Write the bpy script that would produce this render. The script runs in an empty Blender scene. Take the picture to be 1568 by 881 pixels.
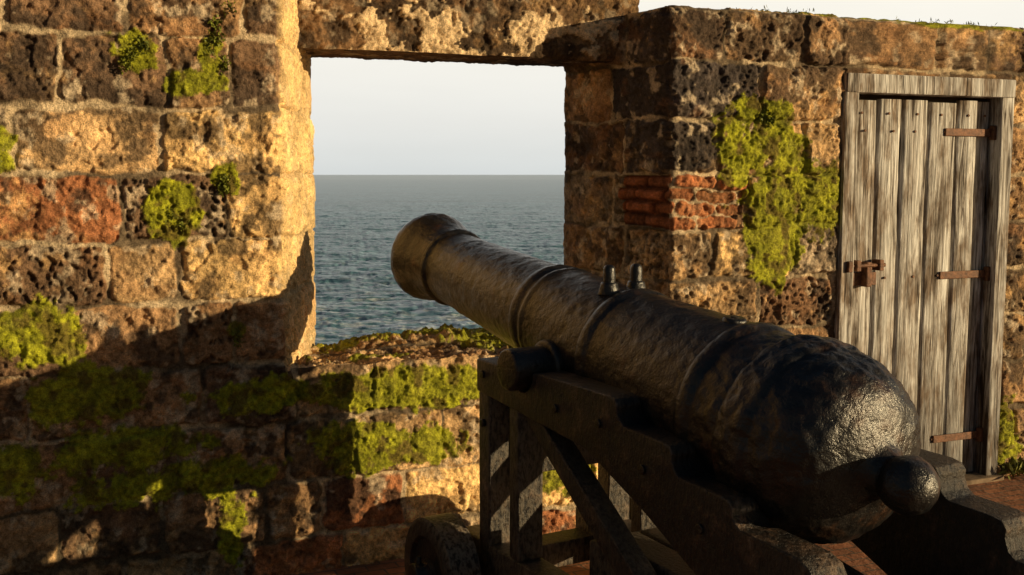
import bpy, bmesh, math, random
import numpy as np
from mathutils import Vector, Matrix
random.seed(7); rng=np.random.default_rng(7)
scene=bpy.context.scene
# ------------------------------------------------------------------ noise
def _h(ix,iy,iz,seed):
    n=(ix.astype(np.int64)*374761393+iy.astype(np.int64)*668265263+iz.astype(np.int64)*2147483647+seed*1442695041)&0xffffffff
    n=((n^(n>>13))*1274126177)&0xffffffff
    n=(n^(n>>16))&0xffffffff
    n=((n*2246822519)&0xffffffff); n=n^(n>>15)
    return (n&0xffffff)/float(0xffffff)
def n2(x,y,seed=0):
    x=np.asarray(x,float);y=np.asarray(y,float)
    xi=np.floor(x);yi=np.floor(y);fx=x-xi;fy=y-yi
    ux=fx*fx*(3-2*fx);uy=fy*fy*(3-2*fy);o=np.zeros_like(xi)
    a=_h(xi,yi,o,seed);b=_h(xi+1,yi,o,seed);c=_h(xi,yi+1,o,seed);d=_h(xi+1,yi+1,o,seed)
    return (a*(1-ux)+b*ux)*(1-uy)+(c*(1-ux)+d*ux)*uy
def n3(x,y,z,seed=0):
    xi=np.floor(x);yi=np.floor(y);zi=np.floor(z);fx=x-xi;fy=y-yi;fz=z-zi
    ux=fx*fx*(3-2*fx);uy=fy*fy*(3-2*fy);uz=fz*fz*(3-2*fz)
    def L(zz):
        a=_h(xi,yi,zz,seed);b=_h(xi+1,yi,zz,seed);c=_h(xi,yi+1,zz,seed);d=_h(xi+1,yi+1,zz,seed)
        return (a*(1-ux)+b*ux)*(1-uy)+(c*(1-ux)+d*ux)*uy
    return L(zi)*(1-uz)+L(zi+1)*uz
def fbm(x,y,seed=0,o=4,g=.5):
    s=0;a=1;t=0;k=1.0
    for i in range(o):
        s=s+a*n2(x*k+17.3*i,y*k+5.1*i,seed+i*13);t+=a;a*=g;k*=2.03
    return s/t
def fbm3(x,y,z,seed=0,o=3):
    s=0;a=1;t=0;k=1.0
    for i in range(o):
        s=s+a*n3(x*k+3.3*i,y*k,z*k,seed+i*13);t+=a;a*=.5;k*=2.03
    return s/t
def worley(x,y,seed=0):
    xi=np.floor(x);yi=np.floor(y);best=np.full(x.shape,9.0);idv=np.zeros(x.shape);o=np.zeros_like(xi)
    for dx in (-1,0,1):
        for dy in (-1,0,1):
            cx=xi+dx;cy=yi+dy
            px=cx+_h(cx,cy,o,seed);py=cy+_h(cx,cy,o+1,seed)
            d=np.hypot(px-x,py-y);m=d<best
            best=np.where(m,d,best);idv=np.where(m,_h(cx,cy,o+2,seed),idv)
    return best,idv
def ss(a,b,x):
    t=np.clip((x-a)/(b-a),0,1);return t*t*(3-2*t)
def mixc(c,c2,f):
    return c*(1-f[...,None])+np.asarray(c2)*f[...,None]
# ------------------------------------------------------------------ helpers
def empty(name):
    e=bpy.data.objects.new(name,None);scene.collection.objects.link(e);return e
def obj(name,me,parent=None,mat=None):
    o=bpy.data.objects.new(name,me);scene.collection.objects.link(o)
    if parent:o.parent=parent
    if mat:me.materials.append(mat)
    return o
def mesh_np(name,P,F,attrs=None,smooth=True,parent=None,mat=None):
    me=bpy.data.meshes.new(name);P=np.asarray(P,np.float32);F=np.asarray(F,np.int32);k=F.shape[1]
    me.vertices.add(len(P));me.vertices.foreach_set('co',P.ravel())
    me.loops.add(F.size);me.loops.foreach_set('vertex_index',F.ravel())
    me.polygons.add(len(F));me.polygons.foreach_set('loop_start',np.arange(0,F.size,k,dtype=np.int32))
    me.polygons.foreach_set('loop_total',np.full(len(F),k,np.int32))
    me.polygons.foreach_set('use_smooth',np.full(len(F),smooth))
    if attrs:
        for nm,a in attrs.items():
            if a.ndim==2:
                at=me.attributes.new(nm,'FLOAT_COLOR','POINT');c=np.ones((len(P),4),np.float32);c[:,:3]=a;at.data.foreach_set('color',c.ravel())
            else:
                at=me.attributes.new(nm,'FLOAT','POINT');at.data.foreach_set('value',a.astype(np.float32))
    me.update(calc_edges=True);me.validate()
    return obj(name,me,parent,mat)
def mesh_grid(name,P,keep=None,attrs=None,parent=None,mat=None,flip=False):
    nr,nc=P.shape[:2];idx=np.arange(nr*nc).reshape(nr,nc)
    q=np.stack([idx[:-1,:-1],idx[:-1,1:],idx[1:,1:],idx[1:,:-1]],-1)
    if flip:q=q[...,::-1]
    q=q.reshape(-1,4) if keep is None else q[keep]
    used=np.zeros(nr*nc,bool);used[q.ravel()]=True
    re=np.cumsum(used)-1
    A={k:(v.reshape(-1,v.shape[-1])[used] if v.ndim==3 else v.reshape(-1)[used]) for k,v in (attrs or {}).items()}
    return mesh_np(name,P.reshape(-1,3)[used],re[q],A,True,parent,mat)
# ------------------------------------------------------------------ materials
class NT:
    def __init__(s,name):
        s.m=bpy.data.materials.new(name);s.m.use_nodes=True;s.t=s.m.node_tree;s.t.nodes.clear()
        s.out=s.n('ShaderNodeOutputMaterial');s.b=s.n('ShaderNodeBsdfPrincipled');s.l(s.b.outputs[0],s.out.inputs[0])
    def n(s,t):
        return s.t.nodes.new(t)
    def l(s,a,b):s.t.links.new(a,b)
    def noise(s,vec,scale,detail=4,rough=.55,dist=0):
        x=s.n('ShaderNodeTexNoise');x.inputs['Scale'].default_value=scale;x.inputs['Detail'].default_value=detail;x.inputs['Roughness'].default_value=rough;x.inputs['Distortion'].default_value=dist
        s.l(vec,x.inputs['Vector']);return x.outputs['Fac']
    def ramp(s,f,pts):
        r=s.n('ShaderNodeValToRGB');e=r.color_ramp.elements
        while len(e)<len(pts):e.new(.5)
        for i,(p,c) in enumerate(pts):
            e[i].position=p;e[i].color=(*(c if hasattr(c,'__len__') else (c,c,c)),1)
        s.l(f,r.inputs[0]);return r.outputs[0]
    def mix(s,f,a,b,mode='MIX'):
        x=s.n('ShaderNodeMix');x.data_type='RGBA';x.blend_type=mode
        for sock,v in ((x.inputs[0],f),(x.inputs[6],a),(x.inputs[7],b)):
            if hasattr(v,'links'):s.l(v,sock)
            elif isinstance(v,(int,float)):sock.default_value=v
            else:sock.default_value=(*v,1)
        return x.outputs[2]
    def math(s,op,a,b=0):
        x=s.n('ShaderNodeMath');x.operation=op
        for i,v in enumerate((a,b)):
            if hasattr(v,'links'):s.l(v,x.inputs[i])
            else:x.inputs[i].default_value=v
        return x.outputs[0]
    def bump(s,h,st,dist,prev=None):
        x=s.n('ShaderNodeBump');x.inputs['Strength'].default_value=st;x.inputs['Distance'].default_value=dist
        s.l(h,x.inputs['Height'])
        if prev:s.l(prev,x.inputs['Normal'])
        return x.outputs[0]
    def obj(s):return s.n('ShaderNodeTexCoord').outputs['Object']
    def scaled(s,v,sc):
        x=s.n('ShaderNodeMapping');x.inputs['Scale'].default_value=sc;s.l(v,x.inputs['Vector']);return x.outputs[0]
    def attr(s,nm,col=True):
        x=s.n('ShaderNodeAttribute');x.attribute_name=nm;return x.outputs['Color' if col else 'Fac']
def stone_mat():
    m=NT('weathered_stone');c=m.obj()
    col=m.attr('Col')
    nA=m.noise(c,55,5,.7);nB=m.noise(c,210,2,.6)
    f1=m.ramp(nA,[(.3,.48),(.52,1.0),(.72,1.42)])
    f2=m.ramp(nB,[(.3,.65),(.62,1.25)])
    x=m.mix(1,col,f1,'MULTIPLY');x=m.mix(1,x,f2,'MULTIPLY')
    m.l(x,m.b.inputs['Base Color'])
    m.b.inputs['Roughness'].default_value=.88;m.b.inputs['Specular IOR Level'].default_value=.25
    b=m.bump(nA,1.0,.013);b=m.bump(nB,.9,.0035,b)
    m.l(b,m.b.inputs['Normal']);return m.m
STONE=stone_mat()
def simple(name,c1,c2,scale,rough=.8,bs=.5,bd=.005,spec=.3,metal=0):
    m=NT(name);c=m.obj();x=m.ramp(m.noise(c,scale,4,.6),[(.32,c1),(.68,c2)])
    m.l(x,m.b.inputs['Base Color']);m.b.inputs['Roughness'].default_value=rough;m.b.inputs['Specular IOR Level'].default_value=spec;m.b.inputs['Metallic'].default_value=metal
    m.l(m.bump(m.noise(c,scale*3,3,.6),bs,bd),m.b.inputs['Normal']);return m.m
MOSS=simple('moss_green',(.18,.20,.012),(.42,.44,.02),30,.9)
LEAF=simple('leaf_green',(.07,.09,.012),(.24,.26,.03),25,.6)
GRASS=simple('grass_green',(.08,.10,.015),(.25,.24,.05),8,.7)
RUST=simple('rusty_iron',(.06,.026,.014),(.2,.09,.045),40,.65,.8,.003,.5,.3)
def iron_mat():
    m=NT('black_gun_iron');c=m.obj()
    a=m.noise(c,6,5,.68);b=m.noise(c,34,5,.68);d=m.noise(c,140,3,.65)
    x=m.ramp(a,[(.44,(.006,.007,.009)),(.57,(.012,.010,.009)),(.70,(.055,.026,.012))])
    y=m.ramp(b,[(.4,(.5,.5,.5)),(.65,(1.5,1.35,1.2))])
    m.l(m.mix(1,x,y,'MULTIPLY'),m.b.inputs['Base Color'])
    m.l(m.ramp(b,[(.3,.26),(.7,.50)]),m.b.inputs['Roughness']);m.b.inputs['Specular IOR Level'].default_value=.5
    m.b.inputs['Coat Weight'].default_value=.26;m.b.inputs['Coat Roughness'].default_value=.19
    n=m.bump(a,.3,.02);n=m.bump(b,.75,.007,n);n=m.bump(d,.7,.002,n);m.l(n,m.b.inputs['Normal']);m.l(n,m.b.inputs['Coat Normal']);return m.m
IRON=iron_mat()
def carriage_mat():
    m=NT('black_painted_timber');c=m.obj();g=m.scaled(c,(6,6,2.5))
    a=m.noise(c,9,5,.72);b=m.noise(g,14,5,.7);d=m.noise(c,120,3,.6)
    x=m.ramp(a,[(.44,(.008,.007,.007)),(.55,(.022,.015,.010)),(.63,(.085,.05,.03)),(.72,(.2,.14,.09))])
    x=m.mix(1,x,m.ramp(b,[(.35,.35),(.7,1.8)]),'MULTIPLY')
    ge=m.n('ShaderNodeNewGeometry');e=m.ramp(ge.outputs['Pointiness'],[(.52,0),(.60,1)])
    x=m.mix(m.math('MULTIPLY',e,m.ramp(b,[(.42,0),(.56,.85)])),x,(.30,.25,.19))  # pale edges: worn paint, plus step highlights painted into the colour
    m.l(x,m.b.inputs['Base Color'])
    m.l(m.ramp(b,[(.3,.28),(.7,.52)]),m.b.inputs['Roughness']);m.b.inputs['Specular IOR Level'].default_value=.5
    n=m.bump(b,.8,.012);n=m.bump(a,.5,.012,n);n=m.bump(d,.6,.003,n);m.l(n,m.b.inputs['Normal']);return m.m
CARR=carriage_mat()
def wood_mat():
    m=NT('weathered_wood');c=m.obj()
    oi=m.n('ShaderNodeObjectInfo')
    av=m.n('ShaderNodeVectorMath');av.operation='ADD';m.l(c,av.inputs[0]);m.l(oi.outputs['Random'],av.inputs[1])
    g=m.scaled(av.outputs[0],(22,22,1.3));g2=m.scaled(av.outputs[0],(90,90,3));g3=m.scaled(av.outputs[0],(6,6,2.2))
    a=m.noise(g,1.6,6,.68,1.1);b=m.noise(g2,2,3,.6,.3);k=m.noise(g3,1.6,4,.65)
    x=m.ramp(a,[(.35,(.07,.055,.045)),(.44,(.38,.35,.32)),(.6,(.80,.79,.77))])
    x=m.mix(1,x,m.ramp(b,[(.35,.45),(.6,1.12)]),'MULTIPLY')
    x=m.mix(m.ramp(k,[(.46,0),(.62,.9)]),x,m.mix(1,x,(.36,.27,.20),'MULTIPLY'))
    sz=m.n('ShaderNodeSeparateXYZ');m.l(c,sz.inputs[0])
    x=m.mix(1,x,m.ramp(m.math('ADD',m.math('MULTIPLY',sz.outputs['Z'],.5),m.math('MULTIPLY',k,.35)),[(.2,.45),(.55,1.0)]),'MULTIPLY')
    m.l(x,m.b.inputs['Base Color']);m.b.inputs['Roughness'].default_value=.85;m.b.inputs['Specular IOR Level'].default_value=.2
    n=m.bump(a,.9,.010);n=m.bump(b,.8,.004,n);m.l(n,m.b.inputs['Normal']);return m.m
WOOD=wood_mat()
DARK=simple('dark_void_stone',(.02,.016,.012),(.05,.04,.03),10,.9)
# ------------------------------------------------------------------ wall frame
A=math.radians(22.15);wx,wy=math.cos(A),math.sin(A)
def W(s,q,z):
    s,q,z=np.broadcast_arrays(s,q,z)
    return np.stack([s*wx-q*wy,4.34+s*wy+q*wx,z],-1)
SL,SR=-.912,.7235; SILL=.775; RT=2.2; LT=2.55; TH=.8
DL,DR,DT=1.612,2.568,1.925
C=np.array([-.12,.13,.35,.59,.82,1.045,1.27,1.50,1.737,1.98,2.2,2.42,2.7])
pal={'d':(.21,.125,.072),'b':(.40,.235,.118),'t':(.62,.40,.20),'o':(.94,.62,.27),'r':(.42,.17,.075),'g':(.40,.30,.20),'k':(.085,.066,.058)}
J={9:[-2.2,-1.80,-1.42,-1.03,-.5,0,.5,.965,1.38,2.12,2.42,2.9],
   8:[-2.1,-1.64,-1.30,-1.08,-.5,.2,1.16,1.6,2.59,2.95],
   7:[-2.3,-1.80,-1.315,-.6,.1,.94,1.385,1.59,2.59,3.0],
   6:[-2.1,-1.455,-1.10,-.5,.5,1.10,1.6,2.2,2.8],
   5:[-2.0,-1.51,-1.28,-.6,0,.5,.93,1.35,1.6,2.59,3.1],
   4:[-2.2,-1.64,-1.27,-1.09,-.55,0,.45,1.175,1.57,2.59,2.85],
   3:[-2.1,-1.78,-1.49,-1.2,-.86,-.565,-.05,.4,.8,1.2,1.6,2.75],
   2:[-2.3,-1.62,-1.3,-.9,-.66,-.3,.2,.6,1.1,1.6,2.6,3.0],
   1:[-2.0,-1.7,-1.36,-1.0,-.78,-.45,-.1,.35,.9,1.4,2.7],
   0:[-2.2,-1.8,-1.5,-1.1,-.7,-.3,.1,.5,1,1.6,2.8]}
K={9:['b','d','d','b','d','b','d','d','b','b','b','d','b'],
   8:['d','d','d','b','d','b','k','b','b','t','b'],
   7:['t','g','t','o','b','k','b','t','t','b','b'],
   6:['r','r','d','o','t','r','b','t','b','d'],
   5:['b','d','t','o','b','g','t','o','g','d','d','b'],
   4:['b','d','b','b','b','b','k','t','d','d','d','b'],
   3:['d','b','b','b','d','t','t','b','r','b','b','b','b'],
   2:['d','b','d','b','t','t','t','r','r','b','b','b','d'],
   1:['t','t','d','b','b','r','o','o','o','b','b','d'],
   0:['t','t','b','t','r','o','t','r','b','b','b','d']}
PIT={(5,1),(6,2),(5,9),(4,8),(4,9),(4,3)}
def blockfield(U,V,seed=0,joints=J,kinds=K,cr=C,pits=PIT,rough=1.0,bricks=True,mw0=1.0):
    wu=U+.036*(fbm(U*5,V*5,seed+1,3)-.5)+.024*(fbm(U*26,V*26,seed+2,3)-.5)
    wv=V+.036*(fbm(U*4,V*7,seed+3,3)-.5)+.024*(fbm(U*26,V*26,seed+4,3)-.5)
    ci=np.clip(np.searchsorted(cr,wv.ravel())-1,0,len(cr)-2).reshape(wv.shape)
    dv=np.minimum(wv-cr[ci],cr[ci+1]-wv)
    du=np.full(U.shape,9.);base=np.zeros(U.shape+(3,));pit=np.zeros(U.shape);off=np.zeros(U.shape);rg=np.ones(U.shape)
    r0=np.random.default_rng(seed+99)
    for c in range(len(cr)-1):
        js=np.array(joints.get(c,[-2.5+.43*i+.1*(c%3) for i in range(20)]),float)
        kk=kinds.get(c,None)
        m=ci==c
        w=wu[m];bi=np.searchsorted(js,w)
        if len(js):
            lo=np.where(bi>0,js[np.clip(bi-1,0,len(js)-1)],-99);hi=np.where(bi<len(js),js[np.clip(bi,0,len(js)-1)],99)
            du[m]=np.minimum(w-lo,hi-w)
        nb=len(js)+1
        cols=np.array([np.array(pal[kk[i]] if kk and i<len(kk) else pal[r0.choice(list('dbbtg'))])*r0.uniform(.85,1.15) for i in range(nb)])
        base[m]=cols[bi];off[m]=r0.uniform(-.012,.012,nb)[bi];rg[m]=r0.uniform(.7,1.5,nb)[bi]
        pit[m]=np.array([1. if (c,i) in pits else .25 for i in range(nb)])[bi]
    bm_=np.zeros(U.shape)
    if bricks:
        kw=wv+.018*(fbm(U*3,V*3,seed+31,2)-.5)
        m=(kw>1.275)&(kw<1.5)&(wu>.3)&(wu<1.02+.14*n2(np.floor(kw/.056)*3.3,kw*0,3))
        k=(kw-1.275)/.056;kf=k-np.floor(k);dvb=np.minimum(kf,1-kf)*.056
        ub=wu/.21+.5*(np.floor(k)%2);uf=ub-np.floor(ub);dub=np.minimum(uf,1-uf)*.21
        dv=np.where(m,dvb,dv);du=np.where(m,np.minimum(du,dub),du)
        hh=_h(np.floor(ub),np.floor(k),np.zeros_like(k),3)
        bc=np.stack([.27+.28*hh,.10+.09*hh,.04+.035*hh],-1)
        base=np.where(m[...,None],bc,base);off=np.where(m,(hh-.5)*.03,off);bm_=m*1.
    r=.028;a=np.clip(r-du,0,None);b=np.clip(r-dv,0,None);d=r-np.hypot(a,b)
    mw=(.002+.020*fbm(U*7,V*7,seed+5,3)**1.6)*mw0
    if bricks: mw=np.where(m,.004,mw)
    st=ss(mw*.6,mw*1.4,d)
    big=fbm(U*9,V*9,seed+6,4,.6)-.5;fin=fbm(U*30,V*30,seed+7,4,.7)-.5
    h=off+.009*(1-np.exp(-np.clip(d-mw,0,None)/.005))+rg*rough*(.024*big+.026*fin)
    chip=ss(.54,.66,fbm(U*16,V*16,seed+8,4,.6))*np.exp(-np.clip(d-mw,0,None)/.035)
    h-=.018*chip
    wa=.6*(fbm(U*40,V*40,seed+14,2)-.5)
    f1,idv=worley(U*36+wa*2,V*30-wa*2,seed+9)
    pm=pit*ss(.44,.16,f1)*ss(.25,.6,idv)*ss(.4,.55,fbm(U*10,V*10,seed+16,3)+.25*(pit>.9))
    h-=.016*pm
    mn=fbm(U*25,V*25,seed+11,3)
    hm=-.010+.018*(mn-.5)+.014*ss(.5,.65,fbm(U*3,V*3,seed+12,2))
    disp=h*st+hm*(1-st)
    v1=fbm(U*8,V*8,seed+20,5,.65);v2=fbm(U*2.2,V*2.2,seed+21,3);v3=fbm(U*24,V*24,seed+22,4,.65)
    col=base*(.45+1.15*v1)[...,None]
    nb_=1-bm_*.75
    col=mixc(col,(.80,.50,.22),ss(.52,.66,v3*.5+v2*.5)*.55*nb_)
    col=mixc(col,(.26,.12,.05),ss(.55,.67,fbm(U*6,V*9,seed+26,4,.6))*.4)
    dk=fbm(U*12,V*12,seed+27,4,.65)*.5+fbm(U*3,V*3,seed+23,4)*.5
    col=mixc(col,(.055,.040,.030),ss(.51,.575,dk)*.75*nb_)
    col=mixc(col,(.70,.56,.39),ss(.60,.70,fbm(U*16,V*16,seed+24,4,.6))*.6*nb_)
    col=mixc(col,(.03,.022,.018),np.clip(pm*.65,0,1))
    col=col*(.72+.56*ss(-.3,.3,fin+big))[...,None]
    mc=np.array((.62,.48,.31))*(.3+1.1*mn)[...,None]
    mc=mixc(mc,(.08,.055,.035),ss(.46,.58,fbm(U*5,V*5,seed+25,3))*.85)
    col=col*st[...,None]+mc*(1-st[...,None])
    return disp,col,st
def moss_mask(U,V,lst,seed=50):
    m=np.full(U.shape,-9.)
    for (s,z,rs,rz,k) in lst:
        m=np.maximum(m,(1-np.hypot((U-s)/rs,(V-z)/rz))*1.0+k-1)
    n=fbm(U*11,V*11,seed,5,.70)-.5
    return ss(.0,.14,np.clip(m,-2,.50)+n*1.6-.02)
ML=[(1.13,1.65,.20,.13,1.25),(1.30,1.52,.16,.12,1.1),(1.37,1.39,.23,.13,1.4),(1.24,1.18,.14,.14,1.25),(1.03,1.49,.09,.05,1.05),
 (-1.285,1.36,.085,.095,1.25),(-1.40,1.91,.09,.08,1),(-1.15,1.92,.06,.10,.9),(-1.2,1.82,.12,.05,1),(-1.11,1.485,.055,.055,1),(-1.83,1.62,.06,.06,1),(-1.84,1.55,.06,.05,1),
 (-1.76,.95,.17,.12,1.0),(-1.62,.74,.24,.11,.95),(-1.46,.54,.34,.09,.85),(-1.9,.5,.3,.12,.8),(-1.3,.40,.5,.12,.72),(-1.12,.2,.07,.2,.85),
 (-.95,.69,.28,.07,1.0),(-.60,.68,.22,.08,1.1),(-.32,.67,.22,.08,1.12),(-.60,.47,.22,.10,1.12),(-.35,.45,.18,.09,1.0),(.1,.6,.3,.2,.8),(.2,.3,.18,.16,.85),
 (-1.08,.95,.04,.04,.9),(1.3,.5,.3,.1,.8),(2.64,.2,.12,.2,.95),(2.3,2.19,.6,.02,.8)]
def add_moss(U,V,disp,col,lst,seed=50,hgt=1.):
    mk=moss_mask(U,V,lst,seed)
    l1,_=worley(U*60,V*60,seed+3);n=fbm(U*12,V*12,seed+4,4,.6);n2_=fbm(U*70,V*70,seed+5,2)
    disp=disp*(1-.1*mk)+mk*hgt*(.002+.012*(n-.35)+.005*(1-l1)+.003*n2_)
    mc=np.stack([.11+.46*n,.12+.46*n,.006+.02*n],-1)*(.45+.95*n2_)[...,None]
    mc=mixc(mc,(.12,.075,.02),ss(.54,.68,fbm(U*20,V*20,seed+6,3))*.75)
    return disp,mixc(col,mc,mk*.95),mk
def axis(segs):
    out=[]
    for a,b,st in segs:
        k=max(1,int(round((b-a)/st)));out+=list(np.linspace(a,b,k,endpoint=False))
    out.append(segs[-1][1]);return np.array(out)
wall=empty('stone_wall')
sc=axis([(-5,-2.05,.03),(-2.05,SL,.0048),(SL,SR,.0052),(SR,DL,.0052),(DL,DR,.02),(DR,2.85,.0055),(2.85,6,.03)])
zc=axis([(-.1,SILL,.005),(SILL,DT,.005),(DT,RT,.005),(RT,LT,.01)])
S,Z=np.meshgrid(sc,zc)
disp,col,stm=blockfield(S,Z,0)
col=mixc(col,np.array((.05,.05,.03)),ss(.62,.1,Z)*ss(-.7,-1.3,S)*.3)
disp,col,mk=add_moss(S,Z,disp,col,ML)
fd=np.ones_like(S)
dd=np.minimum(np.abs(S-DL),np.abs(S-DR));near=(Z<DT+.03)&(S>DL-.1)&(S<DR+.1)
fd=np.where(near,ss(.0,.06,np.minimum(dd,9)),1.);fd=np.where((np.abs(Z-DT)<.06)&(S>DL-.03)&(S<DR+.03),ss(0,.06,np.abs(Z-DT)),fd)
disp=disp*fd
def ragL(z):return .022*(fbm(z*9,z*0+3,70,4,.65)-.5)
def ragR(z):return .020*(fbm(z*9,z*0+9,71,4,.65)-.5)
up=ss(SILL-.01,SILL+.03,Z)
dL=np.abs(S-SL);dR=np.abs(S-SR)
disp-=up*(.012*np.exp(-dL/.008)*(S<=SL+1e-6)+.012*np.exp(-dR/.008)*(S>=SR-1e-6))
inop=(S>SL)&(S<SR)
sil=.030*(fbm(sc*5,sc*0,72,4,.6)-.5)+.006
disp-=np.where(inop,.020*np.exp(-np.abs(Z-SILL)/.014),0)
topr=(S>=SR-1e-6)
disp-=np.where(topr,.018*np.exp(-np.abs(Z-RT)/.014),0)
S2=S+up*(ragL(Z)*np.exp(-(dL/.04)**2)+ragR(Z)*np.exp(-(dR/.04)**2))
Z2=Z+np.where(inop,1,0)*sil[None,:]*np.exp(-((Z-SILL)/.05)**2)*(Z<=SILL+1e-6)*ss(0,.05,np.minimum(dL,dR))
capn=.022*(fbm(sc*3,sc*0+4,74,4,.6)-.5)
Z2=Z2+np.where(topr,1,0)*capn[None,:]*np.exp(-((Z-RT)/.05)**2)
P=W(S2,-disp,Z2)
sm=(S[:-1,:-1]+S[1:,1:])/2;zm=(Z[:-1,:-1]+Z[1:,1:])/2
keep=~((sm>SL)&(sm<SR)&(zm>SILL))&~((sm>DL)&(sm<DR)&(zm<DT))&~((sm>SL)&(zm>RT))
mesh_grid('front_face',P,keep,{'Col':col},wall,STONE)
iL=int(np.argmin(abs(sc-SL)));iR=int(np.argmin(abs(sc-SR)));kS=int(np.argmin(abs(zc-SILL)));kT=int(np.argmin(abs(zc-RT)))
def jamb(name,icol,s0,s1,rag,krange,nsign,seed,kinds,flip):
    zz=zc[krange];wc=axis([(0,TH,.006)]);Wd,ZZ=np.meshgrid(wc,zz)
    jj={c:[.42-.1*(c%2)] if c not in (1,3) else [.3,.6] for c in range(12)}
    dsp,cl,_=blockfield(Wd,ZZ,seed,jj,kinds,C,{(5,0)},.75,False)
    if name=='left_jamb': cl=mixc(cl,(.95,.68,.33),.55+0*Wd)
    if name=='right_jamb':
        zw=ZZ+.02*(fbm(Wd*4,ZZ*4,44,3)-.5)+.008*(fbm(Wd*25,ZZ*25,45,2)-.5)
        k=(zw-1.275)/.056;kf=k-np.floor(k);ub=Wd/.19+.37*np.floor(k);uf=ub-np.floor(ub)
        m=(k>0)&(k<4)&(Wd<.22+.2*n2(np.floor(k)*5.1,k*0,8))
        g=ss(0.02,.3,np.minimum(kf,1-kf))*ss(0,.06,np.minimum(uf,1-uf));hh=_h(np.floor(ub),np.floor(k),k*0,5)
        rr=fbm(Wd*22,ZZ*22,46,4,.65)
        dsp=np.where(m,-.018+.022*g*(.4+hh)+.02*(rr-.5),dsp);cl=np.where(m[...,None],np.stack([.24+.30*hh,.085+.09*hh,.035+.03*hh],-1)*((.3+.7*g)*(.4+1.1*rr))[...,None],cl)
    L=math.hypot(s1-s0,TH);t=Wd/TH
    fa=np.exp(-(Wd/.03)**2)
    de=disp[krange,icol][:,None]
    s=s0+(s1-s0)*t+rag(ZZ)*fa;q=TH*t-de*fa
    nn=np.array([TH,-(s1-s0)])/L*nsign
    g=ss(0,.03,Wd)*(1-.5*ss(.55,.8,Wd))
    dsp=dsp-.010*np.exp(-Wd/.010)-.02*np.exp(-(TH-Wd)/.02)
    s=s+nn[0]*dsp*g;q=q+nn[1]*dsp*g
    ef=np.exp(-(Wd/.02)**2)[...,None]
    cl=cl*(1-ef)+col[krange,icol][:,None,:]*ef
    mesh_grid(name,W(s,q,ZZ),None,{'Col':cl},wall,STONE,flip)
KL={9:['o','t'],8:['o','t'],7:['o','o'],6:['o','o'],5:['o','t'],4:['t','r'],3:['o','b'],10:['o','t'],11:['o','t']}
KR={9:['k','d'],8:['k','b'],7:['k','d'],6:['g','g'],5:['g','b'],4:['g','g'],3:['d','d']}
lk=np.arange(kS-8,len(zc));rk=np.arange(kS-8,kT+1)
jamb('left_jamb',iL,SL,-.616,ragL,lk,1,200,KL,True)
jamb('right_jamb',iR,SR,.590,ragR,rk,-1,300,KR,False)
# sill
si=np.arange(iL,iR+1);ss_=sc[si];qc=axis([(0,TH+.02,.008)])
SS,QQ=np.meshgrid(ss_,qc)
dsp,cl,_=blockfield(SS,QQ,400,{0:[-.4,.1],1:[-.55,-.28,.0,.3]},{0:['t','b','t'],1:['b','b','t','b']},np.array([-.2,.43,1.1]),set(),1.3,False,1.6)
dsp,cl,mk2=add_moss(SS,QQ,dsp,cl,[(-.2,.68,.6,.16,.95),(-.65,.72,.15,.1,.85),(-.55,.2,.3,.05,.75),(.3,.4,.4,.3,1)],401,1.0)
fa=np.exp(-(QQ/.03)**2)
lump=.045*ss(-.62,-.3,SS)*ss(.25,.6,QQ)*(.4+fbm(SS*5,QQ*5,402,3))
zz=SILL+sil[si][None,:]*fa*ss(0,.05,np.minimum(np.abs(SS-SL),np.abs(SS-SR)))+(-.04*QQ/TH+dsp*1.2+.02*(fbm(SS*4,QQ*4,403,2)-.5)+lump)*ss(0,.03,QQ)-.05*np.exp(-(TH-QQ)/.03)
q=QQ-disp[kS,si][None,:]*fa
mesh_grid('sill',W(SS,q,zz),None,{'Col':cl},wall,STONE)
# wall top (right part)
ti=np.arange(iR,len(sc));ts=sc[ti];ST,QT=np.meshgrid(ts,axis([(0,TH,.02)]))
dsp,cl,_=blockfield(ST,QT,500,{0:[1,1.6,2.3,3]},{},np.array([-.2,1.]),set(),1,False)
dsp,cl,_=add_moss(ST,QT,dsp,cl,[(2.2,.1,1.0,.15,1),(1.3,.2,.4,.2,.8)],501,.5)
fa=np.exp(-(QT/.03)**2)
mesh_grid('top_face',W(ST,QT-disp[kT,ti][None,:]*fa,RT+capn[ti][None,:]*fa+(dsp*.5-.01*QT)*ss(0,.04,QT)),None,{'Col':cl},wall,STONE)
# lintel
lq=.36;ls=np.arange(-.88,.76,.0055);lz=np.arange(2.0,2.345,.0055)
Sx,Zx=np.meshgrid(ls,lz)
dsp,cl,_=blockfield(Sx,Zx,600,{0:[]},{0:['b']},np.array([1.8,2.6]),set(),.8,False)
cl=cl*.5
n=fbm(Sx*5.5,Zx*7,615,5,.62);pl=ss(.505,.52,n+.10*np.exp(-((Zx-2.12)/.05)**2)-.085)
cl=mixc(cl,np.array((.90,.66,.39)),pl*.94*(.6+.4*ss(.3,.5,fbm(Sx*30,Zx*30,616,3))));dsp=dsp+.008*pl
dsp-=.012*np.exp(-(Zx-2.0)/.012)
rg=.012*(fbm(ls*6,ls*0,611,4)-.5)
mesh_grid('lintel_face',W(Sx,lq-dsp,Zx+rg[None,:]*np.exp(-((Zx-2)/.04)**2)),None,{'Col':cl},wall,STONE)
lq2=axis([(0,TH-lq+.02,.01)]);Sy,Qy=np.meshgrid(ls,lq2)
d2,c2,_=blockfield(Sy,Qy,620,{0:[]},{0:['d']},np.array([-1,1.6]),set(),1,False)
fa=np.exp(-(Qy/.03)**2)
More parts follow.
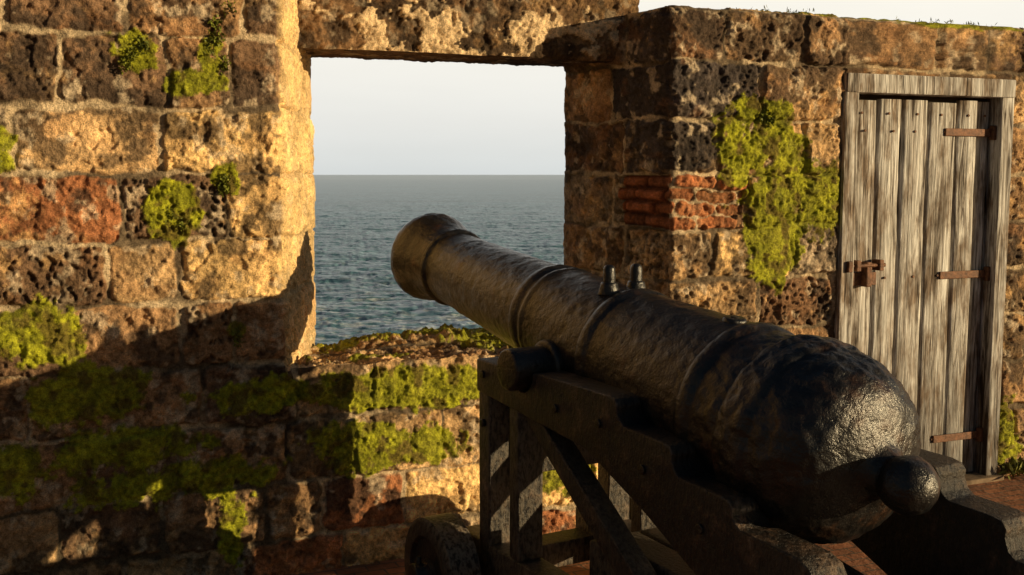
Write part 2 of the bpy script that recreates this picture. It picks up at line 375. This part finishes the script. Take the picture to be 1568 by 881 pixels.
mesh_grid('lintel_soffit',W(Sy,lq+Qy-dsp[0][None,:]*fa,2.0+.012*Qy/.44+rg[None,:]*fa+d2*.3*ss(0,.03,Qy)),None,{'Col':c2*.7},wall,STONE)
def quadbox(name,pts,parent,mat,bev=0):
    bm=bmesh.new();v=[bm.verts.new(p) for p in pts]
    for f in ((3,2,1,0),(4,5,6,7),(0,1,5,4),(1,2,6,5),(2,3,7,6),(3,0,4,7)):bm.faces.new([v[i] for i in f])
    bmesh.ops.recalc_face_normals(bm,faces=bm.faces)
    if bev:bmesh.ops.bevel(bm,geom=list(bm.edges),offset=bev,segments=2,affect='EDGES',profile=.6)
    me=bpy.data.meshes.new(name);bm.to_mesh(me);bm.free();return obj(name,me,parent,mat)
def wbox(name,s0,s1,q0,q1,z0,z1,parent,mat,bev=0):
    p=[W(a,b,c) for c in (z0,z1) for a,b in ((s0,q0),(s1,q0),(s1,q1),(s0,q1))]
    return quadbox(name,[tuple(map(float,x)) for x in p],parent,mat,bev)
core=simple('rubble_core',(.12,.08,.05),(.3,.21,.13),14,.9,.9,.02)
wbox('lintel_core',-.84,.74,lq+.04,TH,2.05,2.33,wall,core)
wbox('core_left',-5,-1.0,.06,TH,-.1,LT-.02,wall,core)
wbox('core_right',.85,1.60,.06,TH,-.1,RT-.06,wall,core)
wbox('core_far',2.585,6,.06,TH,-.1,RT-.06,wall,core)
wbox('core_overdoor',1.60,2.585,.12,TH,DT+.04,RT-.06,wall,core)
wbox('core_door_back',1.60,2.585,.25,TH,-.1,DT+.04,wall,DARK)
wbox('core_sill',-.9,.7,.08,TH-.03,-.3,SILL-.1,wall,core)
# ------------------------------------------------------------------ door
door=empty('wooden_door')
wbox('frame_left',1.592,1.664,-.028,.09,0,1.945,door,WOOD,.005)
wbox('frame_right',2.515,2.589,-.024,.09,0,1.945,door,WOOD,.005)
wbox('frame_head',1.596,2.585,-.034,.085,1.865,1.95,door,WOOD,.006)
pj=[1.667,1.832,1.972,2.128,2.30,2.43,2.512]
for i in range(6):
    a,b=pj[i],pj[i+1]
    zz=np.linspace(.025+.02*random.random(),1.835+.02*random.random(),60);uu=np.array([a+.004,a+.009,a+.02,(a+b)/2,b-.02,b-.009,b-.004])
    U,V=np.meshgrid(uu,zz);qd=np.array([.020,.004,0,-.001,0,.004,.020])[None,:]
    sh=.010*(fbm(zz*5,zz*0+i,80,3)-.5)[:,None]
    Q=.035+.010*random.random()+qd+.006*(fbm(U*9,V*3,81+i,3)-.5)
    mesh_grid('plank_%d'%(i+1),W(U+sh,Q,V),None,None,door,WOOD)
wbox('backing',1.66,2.52,.07,.1,.02,1.87,door,DARK)
for kk_,z in enumerate((1.70,1.02,.22)):
    wbox('hinge_strap_%d'%(kk_+1),2.22,2.50,.024,.034,z-.018,z+.018,door,RUST,.003)
    wbox('hinge_knuckle_%d'%(kk_+1),2.497,2.525,.005,.036,z-.035,z+.035,door,RUST,.006)
def cyl(name,p0,p1,r,parent,mat,seg=24,r2=None,bv=.15):
    p0=Vector(p0);p1=Vector(p1);d=p1-p0;bm=bmesh.new()
    bmesh.ops.create_cone(bm,cap_ends=True,segments=seg,radius1=r,radius2=r if r2 is None else r2,depth=d.length)
    bmesh.ops.bevel(bm,geom=[e for e in bm.edges if abs(e.verts[0].co.z-e.verts[1].co.z)<1e-5],offset=r*bv,segments=3,affect='EDGES',profile=.5)
    bm.transform(Matrix.Translation((p0+p1)/2)@d.to_track_quat('Z','Y').to_matrix().to_4x4())
    me=bpy.data.meshes.new(name);bm.to_mesh(me);bm.free()
    for p in me.polygons:p.use_smooth=True
    me.set_sharp_from_angle(angle=math.radians(60))
    return obj(name,me,parent,mat)
cyl('bolt_rod',W(1.60,-.005,1.085),W(1.86,-.005,1.085),.009,door,RUST)
for i,s in enumerate((1.635,1.70,1.83)):wbox('bolt_staple_%d'%(i+1),s-.012,s+.012,-.022 if s>1.66 else -.045,.036,1.06,1.11,door,RUST,.004)
wbox('bolt_hasp',1.755,1.785,-.01,.034,.985,1.10,door,RUST,.006)
wbox('bolt_plate',1.70,1.84,.026,.035,.99,1.05,door,RUST,.003)
for i in range(6):
    for z in (1.70,1.02,.22,1.78):
        s=(pj[i]+pj[i+1])/2+random.uniform(-.02,.02);p=W(s,.036,z);p2=W(s,.029,z)
        cyl('nail_%d_%d'%(i,int(z*100)),p,p2,.006,door,RUST,8)
wbox('threshold',1.60,2.60,-.06,.10,-.02,.022,door,simple('step_stone',(.12,.08,.05),(.28,.2,.13),12,.9),.008)
# ------------------------------------------------------------------ plants
def tuft_mesh(name,centers,normals,rad,cnt,size,mat,droop=.0,blade=False):
    V=[];F=[]
    for c,nrm in zip(centers,normals):
        c=Vector(c);nrm=Vector(nrm)
        for _ in range(cnt):
            d=Vector((random.gauss(0,1),random.gauss(0,1),random.gauss(0,1)))
            d=d.normalized()*rad*random.random()**.5
            if d.dot(nrm)<0:d-=nrm*d.dot(nrm)*1.6
            p=c+d+Vector((0,0,-droop*random.random()))
            a=(nrm*.8+Vector((random.gauss(0,.7),random.gauss(0,.7),random.gauss(0,.7)))).normalized()
            t=a.cross(Vector((random.gauss(0,1),random.gauss(0,1),random.gauss(0,1)))).normalized()
            L=size*random.uniform(.6,1.4);w=L*(.12 if blade else .38);b=len(V)
            V+=[p,p+a*L*.5+t*w,p+a*L,p+a*L*.5-t*w];F.append((b,b+1,b+2,b+3))
    return mesh_np(name,np.array([tuple(v) for v in V]),np.array(F),None,False,None,mat)
NO=(wy,-wx,0.1)
def wp(s,z,q=-.004):return tuple(W(s,q,z))
for cs,n_,sz,dr in (([(-1.41,1.92),(-1.37,1.95),(-1.43,1.88)],110,.011,.02),([(-1.15,1.95),(-1.12,1.99),(-1.13,2.04),(-1.1,1.9),(-1.08,2.09),(-1.05,2.15)],90,.012,.025),
      ([(-1.105,1.49),(-1.11,1.46)],150,.011,.02),([(-1.30,1.37),(-1.26,1.33)],70,.009,.02),([(1.165,1.77),(1.2,1.745)],120,.014,.02),([(-1.09,.94),(-1.08,.91)],60,.010,.02),([(-1.86,1.6),(-1.85,1.55)],60,.011,.02)):
    tuft_mesh('wall_plant',[wp(*c) for c in cs],[NO]*len(cs),.027,n_,sz,LEAF,dr)
cs=[(float(s),2.195) for s in np.concatenate([rng.uniform(1.1,1.45,8),rng.uniform(1.9,2.9,16)])]
tuft_mesh('grass',[tuple(W(s,random.uniform(.0,.12),z)) for s,z in cs],[(0,0,1)]*len(cs),.025,14,.018,GRASS,0,True)
cs=[(2.66+.05*i,.02) for i in range(8)]
tuft_mesh('grass',[tuple(W(s,-.05,z)) for s,z in cs],[(0,0,1)]*len(cs),.05,60,.05,GRASS,0,True)
cand=np.argwhere((mk>.75)&(S>-2.05)&(S<2.85)&~((S>DL)&(S<DR)&(Z<DT))&~((S>SL)&(S<SR)&(Z>SILL))&(Z<RT))
pick=cand[rng.choice(len(cand),min(32000,len(cand)),replace=False)]
base=P[pick[:,0],pick[:,1]]+rng.normal(0,.001,(len(pick),3))
nr=np.array([wy,-wx,.25])+rng.normal(0,.6,(len(pick),3));nr/=np.linalg.norm(nr,axis=1)[:,None]
tt=np.cross(nr,rng.normal(0,1,(len(pick),3)));tt/=np.linalg.norm(tt,axis=1)[:,None]
L=(rng.uniform(.002,.0050,len(pick)))[:,None]
V=np.stack([base-tt*L*.35,base+tt*L*.35,base+nr*L],1).reshape(-1,3);F=np.arange(len(V)).reshape(-1,3)
mesh_np('moss',V,F,None,False,None,MOSS)
# ------------------------------------------------------------------ ground
m=NT('brick_paving');c=m.obj()
mp=m.n('ShaderNodeMapping');mp.inputs['Rotation'].default_value=(0,0,-A);m.l(c,mp.inputs['Vector'])
br=m.n('ShaderNodeTexBrick');br.inputs['Scale'].default_value=4.2;br.inputs['Mortar Size'].default_value=.018;br.inputs['Mortar Smooth'].default_value=.3
br.inputs['Color1'].default_value=(.42,.17,.08,1);br.inputs['Color2'].default_value=(.30,.13,.07,1);br.inputs['Mortar'].default_value=(.13,.10,.07,1)
m.l(mp.outputs[0],br.inputs['Vector'])
x=m.mix(1,br.outputs['Color'],m.ramp(m.noise(c,6,5,.65),[(.3,.5),(.7,1.35)]),'MULTIPLY')
m.l(x,m.b.inputs['Base Color']);m.b.inputs['Roughness'].default_value=.8
b=m.bump(br.outputs['Fac'],-.6,.01);b=m.bump(m.noise(c,30,4,.6),.6,.01,b);m.l(b,m.b.inputs['Normal'])
mesh_np('brick_pavement',np.array([tuple(W(-14,-20,0.)),tuple(W(16,-20,0.)),tuple(W(16,.15,0.)),tuple(W(-14,.15,0.))]),np.array([[0,1,2,3]]),None,False,None,m.m)
cs_=np.linspace(-60,60,120);cq=np.linspace(.6,14,60)
SC,QC=np.meshgrid(cs_,cq);zc_=-.3-(QC-.6)*.85+1.6*(fbm(SC*.4,QC*.4,90,4)-.5)*ss(.8,3,QC)
mesh_grid('ground',W(SC,QC,zc_),None,None,None,simple('cliff_rock',(.05,.045,.035),(.2,.16,.11),1.5,.9,.9,.1))
# ------------------------------------------------------------------ sea
th=np.radians(axis([(-85,-16,1.),(-16,12,.06),(12,85,1.)]));r=np.exp(axis([(math.log(12),math.log(50),.02),(math.log(50),math.log(900),.005),(math.log(900),math.log(60000),.05)]))
TH_,R_=np.meshgrid(th,r);X=np.sin(TH_)*R_;Y=np.cos(TH_)*R_
amp=ss(1100,100,R_)
wv=(fbm(X*.16+Y*.05,Y*.5,91,4,.6)-.5)*.9+(np.abs(fbm(X*.7+Y*.1,Y*1.3,92,3,.55)-.5)*-1.0+.1)*.5
zsea=-10+amp*wv
m=NT('sea_water');c=m.obj()
g1=m.scaled(c,(.4,1,1))
n1=m.noise(g1,2.2,5,.6);n2n=m.noise(g1,.5,5,.6);n3n=m.noise(g1,.05,3,.5)
x=m.ramp(n2n,[(.35,(.075,.20,.28)),(.65,(.18,.37,.46))])
x=m.mix(1,x,m.ramp(n3n,[(.3,.85),(.7,1.15)]),'MULTIPLY')
sepd=m.n('ShaderNodeSeparateXYZ');m.l(c,sepd.inputs[0])
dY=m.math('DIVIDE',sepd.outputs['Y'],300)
x=m.mix(m.ramp(m.math('DIVIDE',sepd.outputs['Y'],8000),[(.01,0),(.4,.7)]),x,(.42,.55,.60))  # atmospheric haze towards the horizon, painted into the water colour by distance
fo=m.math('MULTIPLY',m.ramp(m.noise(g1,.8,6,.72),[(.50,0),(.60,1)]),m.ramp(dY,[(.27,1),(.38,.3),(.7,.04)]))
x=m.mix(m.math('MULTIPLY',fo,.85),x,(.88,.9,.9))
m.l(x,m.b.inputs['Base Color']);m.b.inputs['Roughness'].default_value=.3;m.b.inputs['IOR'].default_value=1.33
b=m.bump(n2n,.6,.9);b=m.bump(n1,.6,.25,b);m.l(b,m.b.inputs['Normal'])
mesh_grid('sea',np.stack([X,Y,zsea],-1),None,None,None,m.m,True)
# ------------------------------------------------------------------ cannon
M=Vector((-.347,4.49,1.172));B=Vector((.778,2.53,.845));LEN=(B-M).length
ax=(B-M).normalized();Fh=Vector((-ax.x,-ax.y,0)).normalized();LT_=Vector((-Fh.y,Fh.x,0))
UP=ax.cross(LT_).normalized()
if UP.z<0:UP=-UP
cannon=empty('cannon')
k=LEN/2.25
prof=[(.35,.001),(.35,.068),(.02,.07),(0,.078),(-.002,.13),(0,.158),(.012,.172),(.035,.180),(.06,.180),(.085,.172),(.12,.158),(.16,.147),(.20,.141),(.235,.139),(.24,.149),(.252,.154),(.265,.149),(.27,.140),
 (.5,.147),(.75,.156),(.95,.163),(.965,.165),(.97,.173),(.99,.176),(1.005,.173),(1.012,.169),(1.03,.170),(1.036,.177),(1.05,.179),(1.06,.175),(1.2,.180),(1.40,.188),(1.405,.198),(1.425,.201),(1.445,.198),(1.452,.193),
 (1.7,.207),(1.90,.217),(1.905,.227),(1.925,.231),(1.945,.227),(1.952,.219),(2.06,.224),(2.065,.234),(2.08,.242),(2.15,.247),(2.17,.244),(2.175,.238),(2.21,.236),(2.245,.230),(2.28,.217),(2.31,.199),(2.333,.174),(2.350,.142),(2.362,.107),(2.369,.08),(2.377,.064),(2.388,.055),(2.397,.053)]
for i in range(0,17):
    a=math.radians(48+132*i/16);prof.append((2.447-.066*math.cos(a),.067*math.sin(a)))
prof=[(x_,max(r_,.0005)) for x_,r_ in prof]
pts=[]
for (x0,r0_),(x1,r1_) in zip(prof[:-1],prof[1:]):
    d=math.hypot(x1-x0,r1_-r0_);nn=max(1,int(d/.007))
    for i in range(nn):pts.append((x0+(x1-x0)*i/nn,r0_+(r1_-r0_)*i/nn))
pts.append(prof[-1]);pts=np.array(pts);NA=240
an=np.linspace(0,2*np.pi,NA,endpoint=False)
T_,AN=np.meshgrid(pts[:,0]*k,an,indexing='ij');RR=np.repeat(pts[:,1][:,None],NA,1)
cx=RR*np.cos(AN);cy=RR*np.sin(AN)
rough=ss(1.85,2.15,T_)*.006+.003
dn=(fbm3(cx*34,cy*34,T_*34,5,4)-.5)*2*rough+(fbm3(cx*8,cy*8,T_*8,6,2)-.5)*.005
RR2=np.where(RR>.09,RR+dn,RR+dn*.5)
axn=np.array(ax);lt=np.array(LT_);upn=np.array(UP);M_=np.array(M)
PP=M_+T_[...,None]*axn+(RR2*np.cos(AN))[...,None]*lt+(RR2*np.sin(AN))[...,None]*upn
nr_,nc_=T_.shape;idx=np.arange(nr_*nc_).reshape(nr_,nc_);nx=np.roll(idx,-1,1)
F=np.stack([idx[:-1],nx[:-1],nx[1:],idx[1:]],-1).reshape(-1,4)
bo=mesh_np('barrel',PP.reshape(-1,3),F,None,True,cannon,IRON)
bm=bmesh.new();bm.from_mesh(bo.data);bmesh.ops.recalc_face_normals(bm,faces=bm.faces);bm.to_mesh(bo.data);bm.free()
def gp(t,l,u):return M+ax*(t*k)+LT_*l+UP*u
PT=gp(1.24,0,0);TZ=.915
tc=Vector((PT.x,PT.y,TZ))
cyl('trunnion_left',tc+LT_*.12,tc+LT_*.335,.064,cannon,IRON,48);cyl('trunnion_right',tc-LT_*.12,tc-LT_*.335,.064,cannon,IRON,48)
cyl('rimbase_left',tc+LT_*.12,tc+LT_*.205,.082,cannon,IRON,48);cyl('rimbase_right',tc-LT_*.12,tc-LT_*.205,.082,cannon,IRON,48)
for nm,l in (('sight_lug_left',.055),('sight_lug_right',-.045)):
    b0=gp(1.35,l,.165);cyl(nm,b0,b0+Vector((0,0,.092)),.02,cannon,IRON,20,.018,.7)
    cyl(nm+'_foot',b0,b0+Vector((0,0,.04)),.034,cannon,IRON,20,.025)
vp=gp(1.84,0,.211);
cyl('vent_patch',vp-UP*.01,vp+UP*.012,.035,cannon,IRON,24,.03);cyl('vent_hole',vp,vp+UP*.0135,.011,cannon,DARK,16)
# carriage
car=empty('gun_carriage')
def CP(s,l,z):return Vector((tc.x,tc.y,0))+Fh*s+LT_*l+Vector((0,0,z))
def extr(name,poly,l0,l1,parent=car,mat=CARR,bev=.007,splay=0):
    bm=bmesh.new();a=[bm.verts.new(CP(s,l0+splay*min(s,0),z)) for s,z in poly];b=[bm.verts.new(CP(s,l1+splay*min(s,0),z)) for s,z in poly]
    bm.faces.new(a);bm.faces.new(b[::-1])
    for i in range(len(poly)):
        j=(i+1)%len(poly);bm.faces.new((a[i],b[i],b[j],a[j]))
    bmesh.ops.recalc_face_normals(bm,faces=bm.faces)
    if bev:bmesh.ops.bevel(bm,geom=list(bm.edges),offset=bev,segments=3,affect='EDGES',profile=.5,clamp_overlap=True)
    bmesh.ops.triangulate(bm,faces=[f for f in bm.faces if len(f.verts)>4])
    me=bpy.data.meshes.new(name);bm.to_mesh(me);bm.free()
    for p in me.polygons:p.use_smooth=True
    o=obj(name,me,parent,mat)
    me.set_sharp_from_angle(angle=math.radians(35))
    return o
steps0=[(.285,.905),(.10,.905),(.08,.895)]
for i in range(13):
    a=math.pi*(i/12);steps0.append((.068*math.cos(a)+.0,.91-.068*math.sin(a)))
def ogee(s,zt,zb):
    return [(s+.035,zt),(s+.008,zt-.006),(s-.004,zt-.022),(s-.002,(zt+zb)/2),(s-.012,zb+.018),(s-.03,zb+.004)]
stepsL=steps0+[(-.09,.915)]+ogee(-.50,.915,.84)+ogee(-.735,.838,.76)+ogee(-.955,.758,.69)+[(-1.17,.686),(-1.205,.672),(-1.225,.64)]
stepsR=steps0+[(-.09,.915)]+ogee(-.58,.915,.86)+ogee(-.84,.855,.80)+ogee(-1.09,.798,.715)+ogee(-1.27,.712,.62)+[(-1.47,.615),(-1.50,.59)]
lowL=[(-1.225,.44),(-1.0,.46),(-.62,.64),(-.35,.745),(.285,.80)]
lowR=[(-1.50,.40),(-1.0,.46),(-.62,.64),(-.35,.745),(.285,.80)]
for sd,nm in ((1,'left'),(-1,'right')):
    a,b=(.185,.285) if sd>0 else (-.185,-.285)
    extr('cheek_'+nm,(stepsL+lowL) if sd>0 else (stepsR+lowR),a,b,splay=0 if sd>0 else .06)
    a2,b2=sd*.19,sd*.28
    extr('front_post_'+nm,[(.28,.10),(.28,.803),(.205,.803),(.205,.10)],a2,b2)
    extr('middle_post_'+nm,[(.08,.30),(.08,.79),(.02,.79),(.02,.30)],a2,b2)
    extr('brace_'+nm,[(.02,.775),(-.10,.765),(-.80,.30),(-.66,.30)],sd*.2,sd*.272)
    extr('lower_rail_'+nm,[(.42,.20),(.42,.30),(-1.24,.30),(-1.24,.20)],a2,b2)
    extr('rear_post_'+nm,[(-.98,.30),(-.98,.47),(-1.18,.47),(-1.18,.30)],a2,b2)
    extr('cap_square_'+nm,[(.12,.905),(.075,.925),(.07,.915),(.11,.893)],sd*.2,sd*.27,bev=.003,mat=IRON)
    for s,z in ((.24,.86),(.24,.7),(-.2,.83),(-.42,.83),(-.62,.75),(-.85,.66),(-1.08,.57)):
        cyl('bolt_%s_%d'%(nm,int(s*-100)),CP(s,sd*.28,z),CP(s,sd*.292,z),.013,car,IRON,16)
extr('front_transom',[(.26,.52),(.26,.80),(.19,.80),(.19,.52)],-.2,.2)
extr('middle_transom',[(-.25,.32),(-.25,.44),(-.4,.44),(-.4,.32)],-.2,.2)
extr('front_axle',[(.41,.135),(.41,.225),(.30,.225),(.30,.135)],-.31,.31)
extr('rear_axle',[(-.88,.12),(-.88,.225),(-1.0,.225),(-1.0,.12)],-.31,.31)
for i in range(3):
    extr('bed_plank_%d'%(i+1),[(-.3,.42),(-.3,.46),(-1.42,.44),(-1.42,.40)],-.18+.122*i,-.18+.122*i+.114)
extr('quoin',[(-.75,.465),(-.75,.58),(-1.22,.50),(-1.22,.447)],-.09,.09)
cyl('quoin_handle',CP(-1.21,0,.475),CP(-1.36,0,.465),.02,car,CARR,16,.026)
def truck(nm,s,sd,r=.185):
    p=[(.0,.001),(0,.045),(.012,.05),(.012,r*.62),(.0,r*.68),(0,r*.93),(.008,r),(.11,r),(.118,r*.93),(.118,.001)]
    seg=64;a=np.linspace(0,2*np.pi,seg,endpoint=False);V=[]
    for x_,r_ in p:
        for t in a:
            q_=CP(s+r_*math.cos(t),sd*(.44-x_),r+r_*math.sin(t));V.append(tuple(q_))
    n_=len(p);F=[(i*seg+j,i*seg+(j+1)%seg,(i+1)*seg+(j+1)%seg,(i+1)*seg+j) for i in range(n_-1) for j in range(seg)]
    o=mesh_np('truck_'+nm,np.array(V),np.array(F),None,True,car,CARR)
    o.data.set_sharp_from_angle(angle=math.radians(35))
    cyl('axle_arm_'+nm,CP(s,sd*.28,r),CP(s,sd*.49,r),.042,car,IRON,32)
    cyl('linch_pin_'+nm,CP(s,sd*.465,r-.06),CP(s,sd*.465,r+.065),.009,car,IRON,12)
truck('front_left',.355,1);truck('front_right',.355,-1);truck('rear_left',-.94,1,.165);truck('rear_right',-.94,-1,.165)
# ------------------------------------------------------------------ light, world, camera
el=math.radians(8.3);dh=Vector((-.958,.287,0)).normalized()
dvec=dh*math.cos(el)+Vector((0,0,-math.sin(el)))
sd=bpy.data.lights.new('sun','SUN');sd.energy=5;sd.angle=math.radians(.5);sd.color=(1,.76,.42)
so=bpy.data.objects.new('sun',sd);scene.collection.objects.link(so);so.rotation_euler=dvec.to_track_quat('-Z','Y').to_euler()
w=bpy.data.worlds.new('World');scene.world=w;w.use_nodes=True;nt=w.node_tree;nt.nodes.clear()
sky=nt.nodes.new('ShaderNodeTexSky');sky.sky_type='NISHITA';sky.sun_disc=False;sky.sun_elevation=el;sky.sun_rotation=math.atan2(-dh.x,-dh.y)
sky.air_density=1.0;sky.dust_density=1.0;sky.ozone_density=1.
bg=nt.nodes.new('ShaderNodeBackground');bg.inputs[1].default_value=.05;ow=nt.nodes.new('ShaderNodeOutputWorld')
tcw=nt.nodes.new('ShaderNodeTexCoord');sp=nt.nodes.new('ShaderNodeSeparateXYZ');nt.links.new(tcw.outputs['Generated'],sp.inputs[0])
def wr(sock,pts):
    r_=nt.nodes.new('ShaderNodeValToRGB');e=r_.color_ramp.elements
    while len(e)<len(pts):e.new(.5)
    for i,(p,c_) in enumerate(pts):e[i].position=p;e[i].color=(*(c_ if hasattr(c_,'__len__') else (c_,)*3),1)
    nt.links.new(sock,r_.inputs[0]);return r_.outputs[0]
hz=wr(sp.outputs['Z'],[(0,(.68,.71,.70)),(.045,(.82,.82,.78)),(.15,(.98,.94,.84)),(.4,(.8,.82,.8))])
sc10=nt.nodes.new('ShaderNodeVectorMath');sc10.operation='SCALE';sc10.inputs['Scale'].default_value=20.;nt.links.new(hz,sc10.inputs[0])
cln=nt.nodes.new('ShaderNodeTexNoise');cln.inputs['Scale'].default_value=3;cln.inputs['Detail'].default_value=5
mpw=nt.nodes.new('ShaderNodeMapping');mpw.inputs['Scale'].default_value=(1,1,6);nt.links.new(tcw.outputs['Generated'],mpw.inputs[0]);nt.links.new(mpw.outputs[0],cln.inputs['Vector'])
fY=wr(sp.outputs['Y'],[(.35,0),(.85,1)]);fZ=wr(sp.outputs['Z'],[(.24,1),(.5,0)])
mm=nt.nodes.new('ShaderNodeMath');mm.operation='MULTIPLY';nt.links.new(fY,mm.inputs[0]);nt.links.new(fZ,mm.inputs[1])
cm=nt.nodes.new('ShaderNodeMath');cm.operation='MULTIPLY_ADD';nt.links.new(cln.outputs['Fac'],cm.inputs[0]);cm.inputs[1].default_value=.16;cm.inputs[2].default_value=.92
s2=nt.nodes.new('ShaderNodeVectorMath');s2.operation='SCALE';nt.links.new(sc10.outputs[0],s2.inputs[0]);nt.links.new(cm.outputs[0],s2.inputs['Scale'])
s3=nt.nodes.new('ShaderNodeVectorMath');s3.operation='SCALE';s3.inputs['Scale'].default_value=.8;nt.links.new(sky.outputs[0],s3.inputs[0])
mx=nt.nodes.new('ShaderNodeMix');mx.data_type='RGBA';nt.links.new(mm.outputs[0],mx.inputs[0]);nt.links.new(s3.outputs[0],mx.inputs[6]);nt.links.new(s2.outputs[0],mx.inputs[7])
nt.links.new(mx.outputs[2],bg.inputs[0]);nt.links.new(bg.outputs[0],ow.inputs[0])
cam=bpy.data.cameras.new('camera');co=bpy.data.objects.new('camera',cam);scene.collection.objects.link(co)
co.location=(0,0,1.5);co.rotation_euler=(math.radians(90-5.9),0,0);cam.lens=38.4;cam.sensor_width=36;cam.clip_end=100000;cam.clip_start=.05
scene.camera=co
scene.view_settings.view_transform='Standard';scene.view_settings.look='None';scene.view_settings.exposure=0
